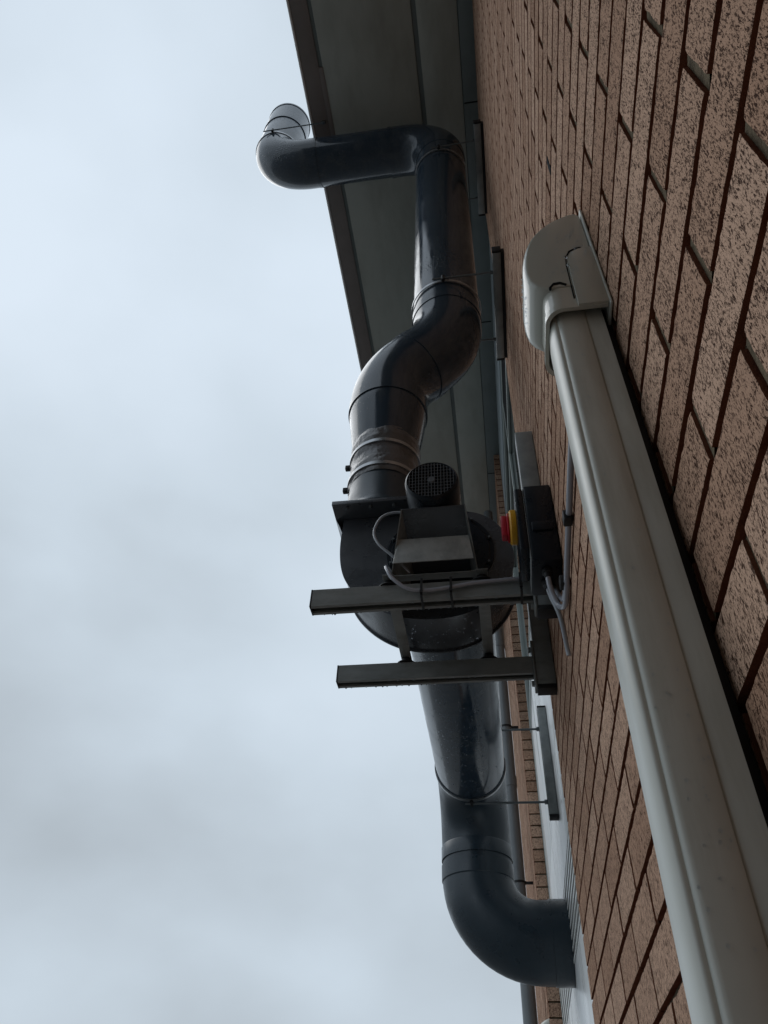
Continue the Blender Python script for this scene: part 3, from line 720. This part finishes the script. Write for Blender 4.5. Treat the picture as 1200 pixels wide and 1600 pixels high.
# ------------------------------------------------------------------ cables
def spline(pts, n=14):
    pts = [Vector(p) for p in pts]; P = [pts[0]]+pts+[pts[-1]]; o_ = []
    for i in range(1, len(P)-2):
        p0, p1, p2, p3 = P[i-1:i+3]
        for k in range(n):
            t = k/n; o_.append(.5*((2*p1)+(p2-p0)*t+(2*p0-5*p1+4*p2-p3)*t*t+(3*p1-p0-3*p2+p3)*t**3))
    o_.append(pts[-1]); return o_
def cable(name, pts, r, m, label, n=14):
    o = MB().tube(spline(pts, n), r, 12).build(name, m, None, 60); tag(o, label, 'cable', 'grey electric cables of the fan'); return o
cable('cable', [(-.18, 1.60, 1.530), (-.240, 1.60, 1.588), (-.300, 1.60, 1.580), (-.326, 1.60, 1.522), (-.312, 1.60, 1.468), (-.270, 1.61, 1.425), (-.240, 1.63, 1.40), (-.225, 1.66, 1.40)], .0042, M['cable'], 'thin grey cable looping out from the motor at the left of its stool')
cable('cable', [(-.26, 1.66, 1.36), (-.282, 1.62, 1.385), (-.283, 1.585, 1.362), (-.275, 1.566, 1.335), (-.258, 1.560, 1.297), (-.215, 1.566, 1.262), (-.165, 1.570, 1.256), (-.10, 1.570, 1.262), (-.03, 1.570, 1.272), (.05, 1.570, 1.276), (.110, 1.568, 1.276), (.138, 1.54, 1.262), (.158, 1.50, 1.20), (.166, 1.44, 1.115), (.170, 1.40, 1.068), (.172, 1.36, 1.055), (.172, 1.32, 1.056)], .0056, M['cable_dark'], 'grey cable tied along the top of the near bracket arm')
cable('cable', [(.145, 1.41, 1.150), (.146, 1.412, 1.125), (.152, 1.42, 1.095), (.162, 1.42, 1.065), (.170, 1.385, 1.040), (.173, 1.335, 1.040), (.174, 1.28, 1.054), (.174, 1.15, 1.058), (.174, 1.0, 1.062), (.174, .86, 1.063), (.172, .70, 1.055), (.17, .62, 1.05)], .0066, M['cable_dark'], 'grey cable clipped level along the brick from the trunking to the switch')
cable('cable', [(.145, 1.455, 1.150), (.149, 1.452, 1.120), (.158, 1.45, 1.085), (.165, 1.46, 1.06), (.170, 1.48, 1.03), (.174, 1.50, 1.00), (.176, 1.505, .985)], .0056, M['cable'], 'short cut cable end hanging on the brick below the switch')
for i, (x, y, z) in enumerate(((.171, 1.322, 1.056), (.174, 1.118, 1.059))):
    o = MB().box(x-.012, W-.0015, y-.013, y+.013, z-.013, z+.013, .003).build('cable_clip', M['black'], None, 30)
    tag(o, ['black cable clip on the brick nearest the switch box', 'black cable clip on the brick nearest the pale trunking'][i], 'cable clip', 'cable clips on the brick')
for i, x in enumerate((-.178, -.098, .088)):
    b = MB(); y0_, y1_, z0_, z1_ = 1.5615, 1.622, 1.2295, 1.292
    lp = [(y0_, z0_), (y1_, z0_), (y1_, z1_), (y0_, z1_)]
    ip_ = [(y0_+.0015, z0_+.0008), (y1_-.0008, z0_+.0008), (y1_-.0008, z1_-.0008), (y0_+.0015, z1_-.0008)]
    for k in range(4):
        q = [lp[k], lp[(k+1) % 4], ip_[(k+1) % 4], ip_[k]]
        b.prism(q, YZ, x-.0032, x+.0032)
    b.box(x-.004, x+.004, 1.555, 1.561, 1.240, 1.249)
    o = b.build('cable_tie', M['black'], None, 0)
    tag(o, ['black cable tie round the near arm, leftmost of three', 'black cable tie round the near arm, middle one below the motor stool', 'black cable tie round the near arm beside the fan edge, nearest the wall'][i], 'cable tie', 'cable ties on the near arm')

# ------------------------------------------------------------------ pale trunking
tr = thing('trunking', (W, .60, GZ), 'pale ivory plastic trunking running up the brick wall to a rounded wall cap', 'trunking')
body = [(.1712, .5255), (.1520, .5255), (.1500, .5265), (.1500, .596), (.1712, .596)]
MB().prism(body, XY, GZ, .88).build('base_channel', M['trunk'], tr, 30)
MB().prism([(W-.001, .537), (.1705, .537), (.1705, .590), (W-.001, .590)], XY, GZ, .88).build('shadow_strip', M['black'], tr, 30)  # black filler painting the shadow band between trunking and wall
lid = [(.1492, .5245), (.1475, .5237), (.1350, .5232), (.1200, .5235), (.1172, .5243), (.1150, .5262), (.1140, .5280), (.1126, .5280), (.1110, .5278), (.1090, .5295), (.1070, .5325), (.1055, .5375), (.1046, .5440), (.1042, .5520),
       (.1046, .5620), (.1055, .5730), (.1072, .5830), (.1098, .5910), (.1135, .5965), (.1190, .5990), (.1492, .5995)]
MB().prism(lid, XY, GZ, .89).build('lid', M['trunk'], tr, 55)
# wall cap: profile lofted across, drawn in at its two cheeks; the collar below it is an open shell
def loft(layers):
    m_ = MB(); rows = [[m_.bm.verts.new(p) for p in l_] for l_ in layers]; n = len(rows[0])
    for a_, b_ in zip(rows, rows[1:]):
        for i in range(n): m_.bm.faces.new((a_[i], a_[(i+1) % n], b_[(i+1) % n], b_[i]))
    m_.bm.faces.new(rows[0][::-1]); m_.bm.faces.new(rows[-1]); return m_
capp = [(W-.006, .902), (W-.006, 1.102), (.1700, 1.111), (.1600, 1.110), (.1500, 1.107), (.1390, 1.102), (.1290, 1.094), (.1190, 1.083), (.1090, 1.069), (.1000, 1.053), (.0925, 1.034), (.0865, 1.013), (.0825, .990), (.0805, .966), (.0810, .943), (.0845, .924), (.0920, .910), (.1060, .902)]
ins = [(.0, 8), (.0008, 5.3), (.0026, 3), (.0065, 1.2), (.013, .3), (.021, 0)]
YC0, YC1 = .509, .612
def inset(d):
    o_ = []
    for (x, z) in capp:
        k_ = 1 if x < W-.01 else 0
        dx = (.150-x); dz = (.97-z); l_ = math.hypot(dx, dz)+1e-9
        f_ = min(1, max(0, (.165-x)/.03))
        o_.append((x+dx/l_*d*.001*k_*f_, z+dz/l_*d*.001*(1 if z > .903 else 0)*f_))
    return o_
lay = [[(x, YC0+t, z) for x, z in inset(d)] for t, d in ins]+[[(x, YC1-t*1.3, z) for x, z in inset(d*1.3)] for t, d in reversed(ins)]
wcp = loft(lay).build('wall_cap', M['trunk_gloss'], tr, 50)
ya_, yb_ = YC0-.0042, YC0+.0010
MB().prism([(W-.003, .848), (W-.003, .996), (.1600, .994), (.1490, .987), (.1435, .974), (.1412, .955), (.1400, .848)], XZ, ya_, yb_, .0009, 2).build('side_tab', M['trunk_gloss'], wcp, 40)
gap = [(.1650, 1.000), (.1580, .999), (.1480, .992), (.1420, .977), (.1397, .955), (.1385, .870), (.1372, .870), (.1384, .956), (.1406, .979), (.1470, .996), (.1575, 1.0035), (.1650, 1.0045)]
MB().prism(gap, XZ, YC0-.0008, YC0+.002).build('tab_gap', M['dark'], wcp, 0)
MB().prism([(.1330, .906), (.1250, .913), (.1160, .912), (.1095, .901), (.1108, .8985), (.1168, .9075), (.1245, .9085), (.1315, .9025)], XZ, YC0-.0012, YC0+.003).build('cap_slot', M['dark'], wcp, 0)
MB().box(W-.0045, W-.0012, .5035, .625, .842, 1.114, .0015).build('wall_plate', M['trunk'], tr, 40)
def ring_poly(o_, r_):
    P_ = [(W-.006, YC0+.001-o_)]
    for k in range(9):
        a_ = -PI/2-k*(PI/2)/8; P_.append((.1015-o_+r_+r_*math.cos(a_), YC0+.001-o_+r_+r_*math.sin(a_)))
    for k in range(9):
        a_ = PI-k*(PI/2)/8; P_.append((.1015-o_+r_+r_*math.cos(a_), YC1-.001+o_-r_+r_*math.sin(a_)))
    P_.append((W-.006, YC1-.001+o_)); return P_
def shell(zb_, zt_, t_out, t_in, name):
    o1 = ring_poly(t_out, .022); i1 = ring_poly(-t_in, .019)
    m_ = MB(); bm_ = m_.bm
    A = [bm_.verts.new((x, y, zb_)) for x, y in o1]; B = [bm_.verts.new((x, y, zt_)) for x, y in o1]
    Cc = [bm_.verts.new((x, y, zb_)) for x, y in i1]; D = [bm_.verts.new((x, y, zt_)) for x, y in i1]
    for i in range(len(o1)-1):
        bm_.faces.new((A[i], A[i+1], B[i+1], B[i])); bm_.faces.new((Cc[i+1], Cc[i], D[i], D[i+1]))
        bm_.faces.new((A[i+1], A[i], Cc[i], Cc[i+1])); bm_.faces.new((B[i], B[i+1], D[i+1], D[i]))
    m_.build(name, M['trunk_gloss'], tr, 40)
shell(.852, .9015, 0, .003, 'collar')
shell(.846, .857, .0022, .0028, 'collar_lip')
P = []
for _ in range(60):
    z = random.uniform(.92, 1.06); x = random.uniform(.112, .17) if z < 1.02 else random.uniform(.135, .17)
    P.append((x, YC0 if x < .14 or z > 1.0 else YC0-.0042, z, random.uniform(.0008, .0022)))
for _ in range(70):
    z = random.uniform(.08, .83); P.append((random.uniform(.118, .148), .5234, z, random.uniform(.0006, .0015)))
for _ in range(30):
    z = random.uniform(.93, 1.0); P.append((.0806+abs(z-.963)*.05, random.uniform(.535, .58), z, random.uniform(.0006, .0014)))
drops('rain_drops', P, tr)
